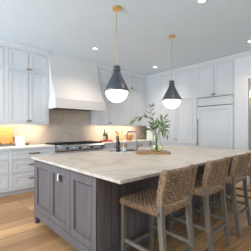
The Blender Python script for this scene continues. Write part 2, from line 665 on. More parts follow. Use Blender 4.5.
# range top
rt = thing('gas_range', 'stainless range top with black grates and front knobs under the hood', 'range', (2.06, BY, 0.018))
RW = 1.34
mb = MB()
mb.box(0.003, RW - 0.003, 0.02, BD - 0.035, 0.778, 0.915)
mb.box(0.003, RW - 0.003, BD - 0.06, BD - 0.03, 0.915, 0.945)
mb.build('body', M['steel'], rt, bevel=0.004)
mb = MB().prism_x([(0.02, 0.785), (-0.075, 0.785), (-0.082, 0.80), (-0.072, 0.885), (-0.05, 0.912), (0.02, 0.916)], 0.003, RW - 0.003)
mb.build('control_panel', M['steel'], rt)
for g in range(4):
    x0 = 0.03 + g * (RW - 0.06) / 4
    x1 = x0 + (RW - 0.06) / 4 - 0.008
    y0, y1 = 0.02, BD - 0.08
    mb = MB()
    for (a, b, c, d) in ((x0, x1, y0, y0 + .014), (x0, x1, y1 - .014, y1), (x0, x0 + .014, y0, y1), (x1 - .014, x1, y0, y1),
                         (x0, x1, (y0 + y1) / 2 - .007, (y0 + y1) / 2 + .007)):
        mb.box(a, b, c, d, 0.928, 0.95)
    for j in range(1, 4):
        xx = x0 + (x1 - x0) * j / 4
        mb.box(xx - .006, xx + .006, y0, y1, 0.932, 0.95)
    for a in (x0, x1 - .014):
        for c in (y0, y1 - .014):
            mb.box(a, a + .014, c, c + .014, 0.915, 0.93)
    mb.build('grate', M['iron'], rt)
    for cy in (0.15, 0.40):
        MB().lathe([(0.0, 0.915), (0.05, 0.915), (0.05, 0.922), (0.035, 0.928), (0.035, 0.934), (0, 0.934)], 16, ((x0 + x1) / 2, cy, 0)).build('burner', M['iron'], rt, smooth=True)
for k in range(8):
    x = 0.10 + k * (RW - 0.20) / 7
    o = MB().lathe([(0.03, 0.0), (0.03, 0.006), (0.023, 0.008), (0.021, 0.038), (0.016, 0.042), (0, 0.042)], 16, (x, -0.077, 0.84), 'y').build('control_knob', [M['black'] if k % 2 else M['chrome']][0], rt, smooth=True)

# hood : constant width, front flares forward in a concave curve
hood = thing('range_hood', 'tall white plaster range hood flaring forward above the range', 'range hood', (2.045, WALL_Y, 0))
HW = 1.335
prof = [(0.0, 1.99)]
N = 18
for i in range(N + 1):
    u = i / N
    y = -(0.37 + 0.33 * (1 - u) ** 2.0)
    prof.append((y, 1.99 + (CEIL - 0.001 - 1.99) * u))
prof.append((0.0, CEIL - 0.001))
mb = MB().prism_x(prof, 0.0, HW)
mb.build('canopy', M['hood'], hood, smooth=True)
mb = MB()
yb = -0.70
mb.box(-0.02, HW + 0.02, yb - 0.022, yb + 0.005, 1.765, 1.99)
mb.box(-0.012, 0.02, yb, 0.0 - 0.022, 1.765, 1.99)
mb.box(HW - 0.02, HW + 0.012, yb, 0.0 - 0.022, 1.765, 1.99)
mb.build('band', M['hood'], hood, bevel=0.006)
mb = MB().box(0.02, HW - 0.02, yb + 0.006, -0.022, 1.80, 1.985)
mb.box(0.02, HW - 0.02, yb + 0.006, yb + 0.03, 1.768, 1.80)
mb.build('liner', M['iron'], hood)

# ================================================================== REFRIGERATOR WALL (local x runs to -y)
RZ = -PI / 2


def ry(y):          # world y -> local x of a cabinet whose origin is at (CAB_X, 4.80)
    return UP_Y - y


DD = XR - CAB_X - 0.002
mb = MB().box(ry(4.80) + 0.001, ry(4.46), 0.0, DD, 0.936, 2.969)
tag(mb.build('corner_filler', M['white'], None, (CAB_X, UP_Y, 0), (0, 0, RZ)), 'blank white cabinet panel beside the tall corner cupboard', 'cabinet filler')
x0, x1 = ry(4.46), ry(2.985)
m1 = ry(3.64)
q0 = x0 + 0.24
fr = []
for (a, b, kx) in ((q0, m1, m1 - 0.04), (m1, x1 - 0.10, m1 + 0.04)):
    fr.append(('door', a, b, 0.96, 2.115, ('knob', kx, 0.995)))
    fr.append(('door', a, b, 2.15, 2.945, ('knob', kx, 2.19)))
cabinet('tall_cabinet', 'tall white cupboard standing on the worktop left of the refrigerator', 'cabinet', (CAB_X, UP_Y, 0), RZ, x0, x1, DD, 0.936, 2.969, fr, M['white'], M['bronze'])
cabinet('base_cabinet', 'white base cabinet left of the refrigerator, hidden behind the island', 'cabinet', (CAB_X, UP_Y, 0), RZ, ry(4.50), x1, DD, PZ, 0.904,
        [('door', ry(4.45), ry(3.74), 0.14, 0.86, None), ('door', ry(3.74), ry(3.03), 0.14, 0.86, None)], M['white'], M['bronze'])
# over-fridge cabinet
f0, f1 = ry(2.985), ry(1.995)
fm = (f0 + f1) / 2
cabinet('wall_cabinet', 'white two door cabinet directly above the refrigerator', 'cabinet', (CAB_X, UP_Y, 0), RZ, f0, f1, DD, 2.145, 2.969,
        [('door', f0 + 0.02, fm, 2.165, 2.945, ('knob', fm - 0.025, 2.20)), ('door', fm, f1 - 0.02, 2.165, 2.945, ('knob', fm + 0.025, 2.20))], M['white'], M['bronze'])
fg = thing('refrigerator', 'white panelled built in refrigerator with long brass handle and top grille', 'refrigerator', (CAB_X, UP_Y, 0), RZ)
MB().box(f0 + 0.002, f1 - 0.002, 0.025, DD, 0.0, 2.143).build('body', M['dark'], fg)
mb = MB().box(f0 + 0.002, f0 + 0.016, 0.0, 0.025, 0, 2.143)
mb.box(f1 - 0.016, f1 - 0.002, 0.0, 0.025, 0, 2.143)
mb.build('side_trim', M['white'], fg)
pw = f1 - f0 - 0.052
shaker(pw, 0.21, 0.035).build('grille_panel', M['white'], fg, (f0 + 0.026, 0.0, 1.918))
d_ = shaker(pw, 1.785, 0.085).build('door', M['white'], fg, (f0 + 0.026, 0.0, 0.115))
mb = MB()
mb.tube([(0.035, -0.055, 0.74), (0.035, -0.055, 1.46)], 0.011, 10)
for z in (0.80, 1.40):
    mb.tube([(0.035, 0.002, z), (0.035, -0.055, z)], 0.008, 8)
mb.build('handle', M['bronze'], d_, smooth=True)
MB().box(f0 + 0.02, f1 - 0.02, 0.012, 0.03, 0.0, 0.10).build('kick_plate', M['white'], fg)

# ================================================================== ISLAND
IX0, IX1, IY0, IY1 = 1.05, 4.25, 1.19, 3.08      # slab
BX0, BX1, BY0, BY1 = 1.085, 4.20, 1.535, 3.045   # cabinet body
isl = thing('kitchen_island', 'grey stained oak island cabinet with shaker panels under the large slab', 'island', (BX0, BY1, 0))
# local: x = world x - BX0 ; y = world y - BY1 (negative towards the stools)
LX, LY = BX1 - BX0, BY1 - BY0
SX0, SX1, SY0, SY1 = 2.28, 3.02, 2.66, 3.00      # sink cut-out
mb = MB()
# body as walls around the sink well
hx0, hx1, hy0, hy1 = SX0 - BX0 - .02, SX1 - BX0 + .02, SY0 - BY1 - .02, SY1 - BY1 + .02
mb.box(0.022, LX - 0.022, -LY + 0.02, -0.022, 0.10, 0.60)
mb.box(0.022, hx0, -LY + 0.02, -0.022, 0.60, 0.886)
mb.box(hx1, LX - 0.022, -LY + 0.02, -0.022, 0.60, 0.886)
mb.box(hx0, hx1, -LY + 0.02, hy0, 0.60, 0.886)
mb.box(hx0, hx1, hy1, -0.022, 0.60, 0.886)
mb.box(0.10, LX - 0.10, -LY + 0.10, -0.10, 0.0, 0.10)
mb.build('body', M['island'], isl)


def end_frame(x_face, sgn):
    """face frame plane with panels on one short end; sgn -1 faces -x"""
    pass


# short end (faces -x): frame with base rail, feet and three shaker panels
mb = MB()
rails = [(-LY, 0.0, 0.10, 0.195), (-LY, 0.0, 0.862, 0.886)]
P = [(-0.018, -0.505), (-0.518, -0.998), (-1.012, -1.492)]
for a, b, c, d in rails:
    mb.box(0.0, 0.022, a, b, c, d)
for a, b in ((-0.018, 0.0), (-0.518, -0.505), (-1.012, -0.998), (-LY, -1.492)):
    mb.box(0.0, 0.022, a, b, 0.195, 0.862)
mb.build('end_frame', M['island'], isl)
for a, b in P:
    shaker(abs(b - a) - 0.005, 0.66, 0.075, 0.02, 0.018).build('end_panel', M['island'], isl, (0.001, a - 0.0025, 0.1985), (0, 0, RZ))
for a in (-0.06, -LY):
    MB().box(0.0, 0.06, a, a + 0.06, 0.0, 0.10).build('foot', M['island'], isl)
# seating side (faces -y): grooved vertical boards between posts
mb = MB()
mb.box(0.0, 0.065, -LY - 0.004, -LY + 0.022, 0.10, 0.886)
mb.box(LX - 0.065, LX, -LY - 0.004, -LY + 0.022, 0.10, 0.886)
mb.box(0.065, LX - 0.065, -LY, -LY + 0.022, 0.80, 0.886)
mb.box(0.065, LX - 0.065, -LY, -LY + 0.022, 0.10, 0.20)
xb = 0.068
while xb < LX - 0.07:
    e = min(xb + 0.094, LX - 0.068)
    mb.box(xb, e, -LY + 0.008, -LY + 0.022, 0.20, 0.80)
    xb += 0.1
mb.build('seating_side_boards', M['island'], isl)
# range side doors (faces +y) and far end
for i in range(6):
    a = 0.02 + i * (LX - 0.04) / 6
    wd = (LX - 0.04) / 6 - 0.006
    d_ = shaker(wd, 0.70, 0.06).build('door', M['island'], isl, (a + wd, 0.0, 0.15), (0, 0, PI))
    knob_mb().build('knob', M['bronze'], d_, (0.03 if i % 2 else wd - 0.03, 0, 0.66), smooth=True)
for i in range(3):
    wd = LY / 3 - 0.03
    shaker(wd, 0.66, 0.075).build('end_panel', M['island'], isl, (LX, -LY + 0.015 + i * LY / 3, 0.1985), (0, 0, PI / 2))
# outlet on the middle panel
ol = thing('power_outlet', 'small square chrome and white outlet on middle island panel', 'outlet', (BX0 + 0.0005, 2.285, 0.748), RZ)
MB().box(-0.036, 0.036, -0.004, 0.0, -0.045, 0.045).build('cover_plate', M['chrome'], ol, bevel=0.002)
mb = MB().box(-0.03, 0.0, -0.008, -0.003, -0.036, 0.036)
mb.build('socket', M['plate'], ol, bevel=0.002)
mb = MB().box(0.003, 0.03, -0.008, -0.003, -0.036, 0.036)
mb.build('usb_module', M['black'], ol, bevel=0.002)

# slab with the sink opening
mb = MB()
xs, ys = [IX0, SX0, SX1, IX1], [IY0, SY0, SY1, IY1]
T0, T1 = 0.887, 0.915
vid = {}
vs, fs = [], []
for zi, z in enumerate((T0, T1)):
    for i, x in enumerate(xs):
        for j, y in enumerate(ys):
            vid[(i, j, zi)] = len(vs)
            vs.append((x, y, z))
for i in range(3):
    for j in range(3):
        if (i, j) == (1, 1):
            continue
        fs.append([vid[(i, j, 1)], vid[(i + 1, j, 1)], vid[(i + 1, j + 1, 1)], vid[(i, j + 1, 1)]])
        fs.append([vid[(i, j + 1, 0)], vid[(i + 1, j + 1, 0)], vid[(i + 1, j, 0)], vid[(i, j, 0)]])
for i in range(3):
    for j in (0, 3):
        fs.append([vid[(i, j, 0)], vid[(i + 1, j, 0)], vid[(i + 1, j, 1)], vid[(i, j, 1)]])
        fs.append([vid[(j, i, 0)], vid[(j, i + 1, 0)], vid[(j, i + 1, 1)], vid[(j, i, 1)]])
for a, b in (((1, 1), (2, 1)), ((2, 1), (2, 2)), ((2, 2), (1, 2)), ((1, 2), (1, 1))):
    fs.append([vid[(*a, 0)], vid[(*b, 0)], vid[(*b, 1)], vid[(*a, 1)]])
mb.add(vs, fs)
tag(mb.build('countertop', M['quartz'], bevel=0.003), 'large cream stone slab countertop on the grey oak island', 'countertop')
mb = MB()
a, b, c, d = SX0 - .012, SX1 + .012, SY0 - .012, SY1 + .012
zz = 0.66
mb.box(a, b, c, d, zz, zz + 0.006)
mb.box(a, a + .008, c, d, zz, T0 - 0.001)
mb.box(b - .008, b, c, d, zz, T0 - 0.001)
mb.box(a, b, c, c + .008, zz, T0 - 0.001)
mb.box(a, b, d - .008, d, zz, T0 - 0.001)
tag(mb.build('sink', M['steel']), 'undermount steel sink basin set into the island slab', 'sink')

# ================================================================== STOOLS
SW = 0.44
bm_seat_w, bm_seat_d = 0.40, 0.44


def strand_grid(mb, nu, nv, fn, rad, amp, per, skip_u=0, skip_v=0, seg=5):
    """over-under strands on the surface fn(u, v) -> (point, normal)"""
    for a in range(nu):
        u = (a + 0.5) / nu
        pts = []
        n = nv * per
        for k in range(n + 1):
            v = k / n
            p, nn = fn(u, v)
            s = math.cos(PI * (v * nv - 0.5 + a)) * amp
            pts.append(Vector(p) + Vector(nn) * s)
        mb.tube(pts, rad, seg)
    for bq in range(nv):
        v = (bq + 0.5) / nv
        pts = []
        n = nu * per
        for k in range(n + 1):
            u = k / n
            p, nn = fn(u, v)
            s = -math.cos(PI * (u * nu - 0.5 + bq)) * amp
            pts.append(Vector(p) + Vector(nn) * s)
        mb.tube(pts, rad, seg)


def make_stool():
    root = thing('counter_stool', '', 'stool')
    hw = SW / 2
    # rear legs run from the floor to the top of the back
    for s in (-1, 1):
        x = s * (hw - 0.02)
        MB().tube([(x, -0.285, 0.0), (x, -0.255, 0.22), (x, -0.222, 0.50), (x, -0.215, 0.66), (x, -0.228, 0.80), (x, -0.262, 0.972)],
                  [0.018, 0.020, 0.022, 0.0225, 0.022, 0.020], square=True).build('leg', M['legwood'], root, bevel=0.004)
        MB().tube([(x, 0.225, 0.0), (x, 0.215, 0.35), (x, 0.21, 0.635)], [0.017, 0.019, 0.021], square=True).build('leg', M['legwood'], root, bevel=0.004)
    # foot rails
    for (p, q) in (((-hw + .02, 0.218, 0.21), (hw - .02, 0.218, 0.21)), ((-hw + .02, -0.253, 0.235), (hw - .02, -0.253, 0.235)),
                   ((-hw + .02, -0.25, 0.285), (-hw + .02, 0.215, 0.285)), ((hw - .02, -0.25, 0.285), (hw - .02, 0.215, 0.285))):
        MB().tube([p, q], 0.0145, square=True).build('stretcher', M['legwood'], root, bevel=0.003)
    # seat : rope woven over a frame
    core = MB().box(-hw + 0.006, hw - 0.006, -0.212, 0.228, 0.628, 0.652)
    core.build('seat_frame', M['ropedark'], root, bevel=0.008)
    mb = MB()
    zt = 0.655

    def seat_fn(u, v):
        x = -hw + u * SW
        y = -0.214 + v * 0.446
        dip = 0.012 * math.sin(PI * u) * math.sin(PI * v)
        return (x, y, zt - dip), (0, 0, 1)
    strand_grid(mb, 19, 19, seat_fn, 0.0095, 0.0075, 4)
    # rope wrapped over the four rails
    L = 0.446
    n = 24
    for k in range(n):
        t = (k + 0.5) / n
        for (ax, pos) in (('x', -0.214), ('x', 0.232), ('y', -hw), ('y', hw)):
            ring = []
            for j in range(9):
                a = 2 * PI * j / 8
                ry_, rz_ = 0.016 * math.cos(a), 0.022 * math.sin(a)
                if ax == 'x':
                    ring.append((-hw + SW * t + 0.004 * math.sin(a), pos + ry_, 0.638 + rz_))
                else:
                    ring.append((pos + ry_, -0.214 + L * t + 0.004 * math.sin(a), 0.638 + rz_))
            mb.tube(ring, 0.0085, 4, caps=False)
    mb.build('woven_seat', M['rope'], root, smooth=True)
    # back : open rope lattice between the posts
    mb = MB()
    z0, z1 = 0.725, 0.962

    def back_fn(u, v):
        z = z0 + (z1 - z0) * v
        y = -0.222 - 0.036 * ((z - 0.70) / 0.27) ** 1.3 - 0.018 * math.sin(PI * u)
        return (-hw + 0.03 + (SW - 0.06) * u, y, z), (0, 1, 0)
    # two rope layers, courses of double rope tied by staggered links
    nv, nu = 9, 8
    for layer in (-0.012, 0.012):
        off = Vector((0, layer, 0))
        for bq in range(nv):
            v = (bq + 0.5) / nv
            for dv in (-0.018, 0.018):
                pts = [Vector(back_fn(k / 20, v + dv)[0]) + off + Vector((0, 0.003 * math.cos(PI * (k / 20 * nu * 2 + bq)), 0)) for k in range(21)]
                mb.tube(pts, 0.0056, 6)
        for bq in range(nv + 1):
            za, zb = max((bq - 0.62) / nv, 0.0), min((bq + 0.62) / nv, 1.0)
            for a in range(nu + 1):
                u = (a + 0.5 * (bq % 2)) / nu
                if not 0.0 <= u <= 1.0:
                    continue
                for du in (-0.0125, 0.0125):
                    uu = min(max(u + du, 0.0), 1.0)
                    o2 = off + Vector((0, math.copysign(0.006, layer), 0))
                    mb.tube([Vector(back_fn(uu, za)[0]) + off, Vector(back_fn(uu, (za + zb) / 2)[0]) + o2, Vector(back_fn(uu, zb)[0]) + off], 0.0066, 5)
    # edge ropes: top, bottom and wrapped sides
    for v in (0.0, 1.0):
        mb.tube([back_fn(k / 12, v)[0] for k in range(13)], 0.021, 8)
    # rope wound round the two posts
    for s in (-1, 1):
        for k in range(19):
            v = (k + 0.5) / 19
            z = 0.712 + 0.256 * v
            yc = (-0.215 - 0.013 * (z - 0.66) / 0.14) if z < 0.80 else (-0.228 - 0.034 * (z - 0.80) / 0.172)
            x = s * (hw - 0.02)
            e = 0.0255
            ring = [(x - e, yc - e, z), (x + e, yc - e, z), (x + e, yc + e, z), (x - e, yc + e, z), (x - e, yc - e, z)]
            mb.tube(ring, 0.0078, 5)
        mb.box(x - 0.024, x + 0.024, -0.262 - 0.024, -0.262 + 0.024, 0.966, 0.982)
    mb.build('woven_back', M['rope'], root, smooth=True)
    return root


stool = make_stool()
SPOTS = [(1.31 + SW / 2, 'nearest woven rope counter stool, largest in view, at island corner'),
         (2.04 + SW / 2, 'second woven rope counter stool from the near island corner'),
         (2.75 + SW / 2, 'third woven rope counter stool from the near island corner'),
         (3.46 + SW / 2, 'farthest woven rope counter stool, mostly hidden at the right edge')]
for i, (x, lb) in enumerate(SPOTS):
    s_ = stool if i == 0 else copy_tree(stool)
    s_.location = (x, 1.245, 0)
    tag(s_, lb, 'stool', 'counter stools along the island')

# ================================================================== PENDANTS
RIM = 1.850
def make_pendant():
    root = thing('pendant_lamp', '', 'pendant lamp')
    MB().lathe([(0.0, CEIL - 0.032), (0.058, CEIL - 0.032), (0.064, CEIL - 0.026), (0.064, CEIL - 0.001), (0, CEIL - 0.001)], 24).build('ceiling_rose', M['brass'], root, smooth=True)
    MB().tube([(0, 0, RIM + 0.36), (0, 0, CEIL - 0.03)], 0.0055, 8).build('rod', M['brass'], root, smooth=True)
    prof = [(0.178, 0.0), (0.180, 0.004), (0.180, 0.026), (0.174, 0.030), (0.172, 0.036), (0.162, 0.060), (0.142, 0.098), (0.118, 0.140), (0.095, 0.185),
            (0.074, 0.228), (0.057, 0.268), (0.046, 0.300), (0.057, 0.303), (0.057, 0.318), (0.044, 0.322), (0.042, 0.348), (0.052, 0.352), (0.052, 0.366), (0.034, 0.372), (0.016, 0.386), (0.0, 0.388)]
    MB().lathe([(0.0, 0.02), (0.170, 0.02), (0.170, 0.0)] + prof, 40, (0, 0, RIM)).build('shade', M['pewter'], root, smooth=True)
    g = []
    for k in range(13):
        a = (PI / 2) * k / 12
        g.append((0.166 * math.cos(a), -0.162 * math.sin(a)))
    g = [(0.0, 0.012), (0.167, 0.012)] + g
    MB().lathe(g, 40, (0, 0, RIM)).build('glass_globe', M['opal'], root, smooth=True)
    MB().lathe([(0.1795, -0.003), (0.1825, -0.001), (0.1825, 0.012), (0.1795, 0.014)], 40, (0, 0, RIM)).build('rim_band', M['gunmetal'], root, smooth=True)
    for k in range(3):
        a = 2 * PI * k / 3 + 0.9
        MB().lathe([(0, 0), (0.007, 0.002), (0.007, 0.008), (0, 0.010)], 8, (0.185 * math.cos(a), 0.185 * math.sin(a), RIM + 0.010)).build('thumb_screw', M['brass'], root, smooth=True)
    return root


pen = make_pendant()
for i, (x, y, lb) in enumerate(((2.03, 2.38, 'dark metal pendant lamp on brass rod hanging nearer, in front of the hood'),
                                (3.42, 2.39, 'dark metal pendant lamp on brass rod hanging farther, near the leafy branches'))):
    p_ = pen if i == 0 else copy_tree(pen)
    p_.location = (x, y, 0)
    tag(p_, lb, 'pendant lamp', 'pendants over the island')

# recessed downlights
DL = ['recessed ceiling downlight above the range hood', 'recessed ceiling downlight near the far corner of the room',
      'recessed ceiling downlight at the top edge of the photo', 'recessed ceiling downlight at the right edge near the refrigerator cabinets',
      'unseen downlight added to light the left drawer cabinets', 'unseen downlight added above the left end of the island']
for (x, y), lb in zip(DOWNLIGHTS, DL):
    r_ = thing('downlight', lb, 'ceiling light', (x, y, CEIL), 0, 'recessed downlights')
    MB().lathe([(0.043, -0.001), (0.043, -0.012), (0.070, -0.010), (0.076, -0.001)], 24).build('trim_ring', M['plate'], r_, smooth=True)
    MB().lathe([(0.0, -0.0095), (0.042, -0.0095), (0.042, -0.002), (0, -0.002)], 24).build('lens', M['lamp'], r_, smooth=True)
    spot('downlight_beam', (x, y, CEIL - 0.03), 50, (1.0, 0.84, 0.68), 130, 0.9, 0.05)

# under-cabinet strips
for i, (a, b, lb) in enumerate(((0.32, 1.12, 'slim warm light strip under the leftmost wall cabinet'), (1.2, 2.0, 'slim warm light strip under wall cabinet left of hood'),
                                (3.44, 4.22, 'slim warm light strip under wall cabinet right of hood'), (4.32, 5.1, 'slim warm light strip under wall cabinet near corner'))):
    st = MB().box(a, b, UP_Y + 0.06, UP_Y + 0.09, 1.395, 1.404).build('light_strip', M['plate'])
    tag(st, lb, 'light strip', 'under cabinet light strips')
    area('strip_glow', ((a + b) / 2, UP_Y + 0.075, 1.39), (math.radians(22), 0, 0), b - a, 0.03, 5.5, WARM)
area('hood_glow', (2.71, 4.75, 1.79), (0, 0, 0), 0.9, 0.2, 0.6, (1.0, 0.85, 0.7))

# hall sconce beyond the doorway
sc_ = thing('wall_sconce', 'warm lit sconce seen through the doorway at the right edge', 'wall lamp', (7.9, 2.42, 2.32))
MB().lathe([(0.05, -0.02), (0.05, 0.0)], 16, axis='x').build('back_plate', M['brass'], sc_)
MB().tube([(-0.02, 0, 0), (-0.12, 0, 0), (-0.12, 0, 0.05)], 0.008, 8).build('arm', M['brass'], sc_)
MB().lathe([(0.04, 0.05), (0.07, 0.09), (0.08, 0.15), (0.06, 0.2), (0, 0.21)], 16, (-0.12, 0, 0)).build('globe', M['warmlamp'], sc_, smooth=True)
point('sconce_glow', (7.4, 1.6, 2.3), 18, (1.0, 0.85, 0.65), 0.1)

# ================================================================== THINGS ON THE ISLAND
TOP = 0.9152
# board
tag(MB().box(-0.26, 0.26, -0.165, 0.165, 0, 0.034).build('cutting_board', M['walnut'], None, (2.625, 2.205, TOP), (0, 0, math.radians(-40)), bevel=0.006),
    'rectangular walnut board under the glass vase on the island', 'cutting board')
VX, VY, VZ = 2.693, 2.178, TOP + 0.0345
vase = thing('vase', 'pale green glass vase holding leafy branches on walnut board', 'vase', (VX, VY, VZ))
vp = [(0.062, 0.0), (0.084, 0.012), (0.095, 0.05), (0.092, 0.09), (0.078, 0.14), (0.062, 0.19), (0.056, 0.23), (0.058, 0.26), (0.066, 0.29)]
MB().shell(vp, 0.004, 32).build('glass_body', M['vaseglass'], vase, smooth=True)
MB().lathe([(0.0, 0.0055)] + [(r - 0.0052, max(h, 0.0055)) for r, h in vp[:3]] + [(0.0865, 0.09), (0, 0.09)], 32).build('water', M['water'], vase, smooth=True)


def leaf(mb, base, d, L, wd, up):
    d = Vector(d).normalized()
    side = d.cross(Vector(up))
    if side.length < 1e-3:
        side = d.cross(Vector((1, 0, 0)))
    side.normalize()
    nn = side.cross(d)
    base = Vector(base)
    prof = [(0.0, 0.04), (0.18, 0.55), (0.4, 1.0), (0.65, 0.8), (0.88, 0.3), (1.0, 0.02)]
    vs, fs = [], []
    for t, k in prof:
        c = base + d * (L * t) - nn * (0.18 * L * t * t)
        vs += [c + side * (wd * k), c - nn * (0.12 * wd * k), c - side * (wd * k)]
    for i in range(len(prof) - 1):
        o = i * 3
        fs += [(o, o + 1, o + 4, o + 3), (o + 1, o + 2, o + 5, o + 4)]
    # a little thickness
    n = len(vs)
    vs += [v - nn * 0.0012 for v in vs]
    fs += [tuple(n + i for i in reversed(q)) for q in fs]
    mb.add(vs, fs)


F2 = Vector((math.cos(YAW), math.sin(YAW), 0))
R2 = Vector((math.sin(YAW), -math.cos(YAW), 0))


def bez(p, n=16):
    out = []
    m = len(p) - 1
    for k in range(n + 1):
        t = k / n
        q = Vector((0, 0, 0))
        for i, c in enumerate(p):
            q += Vector(c) * (math.comb(m, i) * t ** i * (1 - t) ** (m - i))
        out.append(q)
    return out


def branch(label, ctrl, leaves, seed):
    rnd = random.Random(seed)
    root = thing('leafy_branch', label, 'branch', (VX, VY, VZ), 0, 'leafy branches in the vase')
    pts = bez([R2 * r + F2 * f + Vector((0, 0, z)) for r, f, z in ctrl])
    n = len(pts)
    sm = MB().tube(pts, [0.0042 - 0.0026 * i / n for i in range(n)], 6)
    sm.build('stem', M['stem'], root, smooth=True)
    lm = MB()
    for t, side, L in leaves:
        i = min(int(t * (n - 1)), n - 2)
        tan = (pts[i + 1] - pts[i]).normalized()
        out = R2 * side * 0.9 + F2 * rnd.uniform(-0.6, 0.6)
        d = tan * 0.75 + out * 0.75 + Vector((0, 0, rnd.uniform(-0.25, 0.3)))
        lm2 = lm
        leaf(lm2, pts[i], d, L * rnd.uniform(1.0, 1.3), L * 0.17, Vector((rnd.uniform(-.5, .5), rnd.uniform(-.5, .5), 1)) - F2 * rnd.uniform(0.2, 1.1))
    lm.build('leaves', M['leaf'], root, smooth=True)
    return root


branch('tallest leafy branch rising straight from the glass vase', [(0.01, 0, 0.02), (0.0, 0.0, 0.25), (0.03, 0.02, 0.50), (-0.15, 0.02, 0.60), (-0.064, 0.03, 0.74)],
       [(.56, 1, .09), (.62, -1, .10), (.70, 1, .08), (.76, -1, .10), (.82, 1, .07), (.88, -1, .08), (.94, 1, .08), (.97, -1, .07), (1.0, 0.2, .09)], 1)
branch('leafy branch arching far out to the left of the vase', [(0.0, 0, 0.02), (-0.01, 0.0, 0.28), (-0.02, -0.02, 0.66), (-0.24, -0.03, 0.60), (-0.37, -0.05, 0.46)],
       [(.60, -1, .11), (.66, 1, .09), (.71, -1, .12), (.76, .6, .10), (.82, -1, .12), (.87, .4, .09), (.92, -.6, .11), (.96, .3, .10), (1.0, -1, .11)], 2)
branch('leafy branch leaning up to the right of the vase', [(0.0, 0.02, 0.02), (0.01, 0.0, 0.27), (0.04, 0.03, 0.38), (0.11, 0.05, 0.44), (0.14, 0.04, 0.53)],
       [(.48, 1, .10), (.55, -1, .10), (.62, 1, .12), (.68, -1, .10), (.75, 1, .12), (.82, -1, .10), (.88, 1, .11), (.94, -1, .10), (1.0, .4, .10)], 3)
branch('leafy branch drooping down to the right beside the vase', [(-0.01, 0.0, 0.02), (0.0, -0.02, 0.25), (0.04, -0.06, 0.48), (0.13, -0.07, 0.36), (0.175, -0.07, 0.24)],
       [(.42, 1, .11), (.50, 1, .12), (.56, -1, .11), (.63, 1, .13), (.70, -1, .11), (.77, 1, .12), (.84, -.6, .11), (.90, 1, .12), (.95, -.5, .10), (1.0, .4, .12)], 4)
branch('short leafy branch drooping left over the vase rim', [(0.0, -0.02, 0.02), (-0.01, -0.02, 0.25), (-0.04, -0.05, 0.42), (-0.12, -0.08, 0.37), (-0.19, -0.08, 0.30)],
       [(.42, -1, .11), (.50, 1, .11), (.57, -1, .12), (.64, 1, .10), (.72, -1, .13), (.80, .5, .11), (.88, -1, .12), (.94, .3, .10), (1.0, -.4, .11)], 5)
branch('short upright leafy branch in the centre above the vase mouth', [(0.01, 0.01, 0.02), (0.0, 0.01, 0.22), (-0.01, -0.02, 0.32), (-0.03, -0.03, 0.37), (-0.05, -0.03, 0.42)],
       [(.58, -1, .11), (.64, 1, .11), (.70, -1, .12), (.76, 1, .12), (.82, -1, .12), (.88, 1, .11), (.94, -1, .10), (1.0, .3, .10)], 6)
branch('low leafy branch reaching right just above the vase mouth', [(0.0, -0.01, 0.02), (0.01, -0.01, 0.24), (0.04, -0.02, 0.34), (0.09, -0.03, 0.36), (0.14, -0.03, 0.40)],
       [(.55, 1, .11), (.62, -1, .10), (.70, 1, .12), (.78, -1, .11), (.86, 1, .11), (.93, -1, .10), (1.0, .3, .11)], 7)

# soap tray with bottle and jar
tag(MB().box(-0.14, 0.14, -0.065, 0.065, 0, 0.012).build('soap_tray', M['whitestone'], None, (2.312, 2.60, TOP), (0, 0, math.radians(-40)), bevel=0.004),
    'small pale stone tray under the soap bottle by the sink', 'tray')
TZ = TOP + 0.0122
sb_ = thing('soap_bottle', 'black pump bottle on the small tray beside the sink', 'bottle', (2.275, 2.634, TZ))
MB().lathe([(0, 0), (0.031, 0), (0.033, 0.004), (0.033, 0.150), (0.028, 0.168), (0.014, 0.178), (0.014, 0.188), (0, 0.188)], 20).build('bottle_body', M['black'], sb_, smooth=True)
MB().box(-0.02, 0.02, -0.0345, -0.0325, 0.03, 0.12).build('paper_label', M['gunmetal'], sb_)
MB().lathe([(0.015, 0.188), (0.015, 0.20), (0.005, 0.204), (0.005, 0.225), (0.012, 0.228), (0.012, 0.236), (0, 0.237)], 12).tube([(0, 0, 0.232), (-0.03, -0.02, 0.232), (-0.038, -0.026, 0.223)], 0.004, 6).build('pump', M['black'], sb_, smooth=True)
jr = thing('glass_jar', 'clear glass jar of amber soap with pale label beside black bottle', 'jar', (2.357, 2.571, TZ))
MB().shell([(0.042, 0.0), (0.045, 0.005), (0.045, 0.14), (0.038, 0.155), (0.038, 0.175)], 0.003, 24).build('glass_body', M['clearglass'], jr, smooth=True)
MB().lathe([(0, 0.075), (0.040, 0.075), (0.040, 0.138), (0, 0.138)], 20).build('contents', M['amber'], jr, smooth=True)
MB().lathe([(0, 0.004), (0.040, 0.004), (0.040, 0.074), (0, 0.074)], 20).build('pale_contents', M['paper'], jr, smooth=True)

# faucet: spout toward the range side
fc = thing('faucet', 'tall gunmetal bridge faucet standing behind the island sink', 'faucet', (2.68, 2.60, TOP))
MB().lathe([(0.026, 0), (0.026, 0.012), (0.018, 0.018), (0.018, 0.09), (0.014, 0.1), (0, 0.1)], 16).build('base', M['gunmetal'], fc, smooth=True)
arc = [(0, 0, 0.09), (0, 0, 0.30), (0, 0.012, 0.325), (0, 0.04, 0.338), (0, 0.20, 0.338), (0, 0.235, 0.325), (0, 0.245, 0.295), (0, 0.245, 0.24)]
MB().tube(arc, 0.0105, 10).build('spout', M['gunmetal'], fc, smooth=True)
MB().tube([(0.0, 0, 0.07), (0.05, -0.03, 0.085), (0.085, -0.05, 0.12)], 0.006, 8).build('lever', M['gunmetal'], fc, smooth=True)
MB().lathe([(0.015, 0), (0.017, 0.02), (0.014, 0.05), (0, 0.05)], 12, (0, 0.245, 0.205)).build('spray_head', M['gunmetal'], fc, smooth=True)

# ================================================================== THINGS ON THE RANGE WALL WORKTOP
BYK = WALL_Y - 0.02
TOP = 0.9352
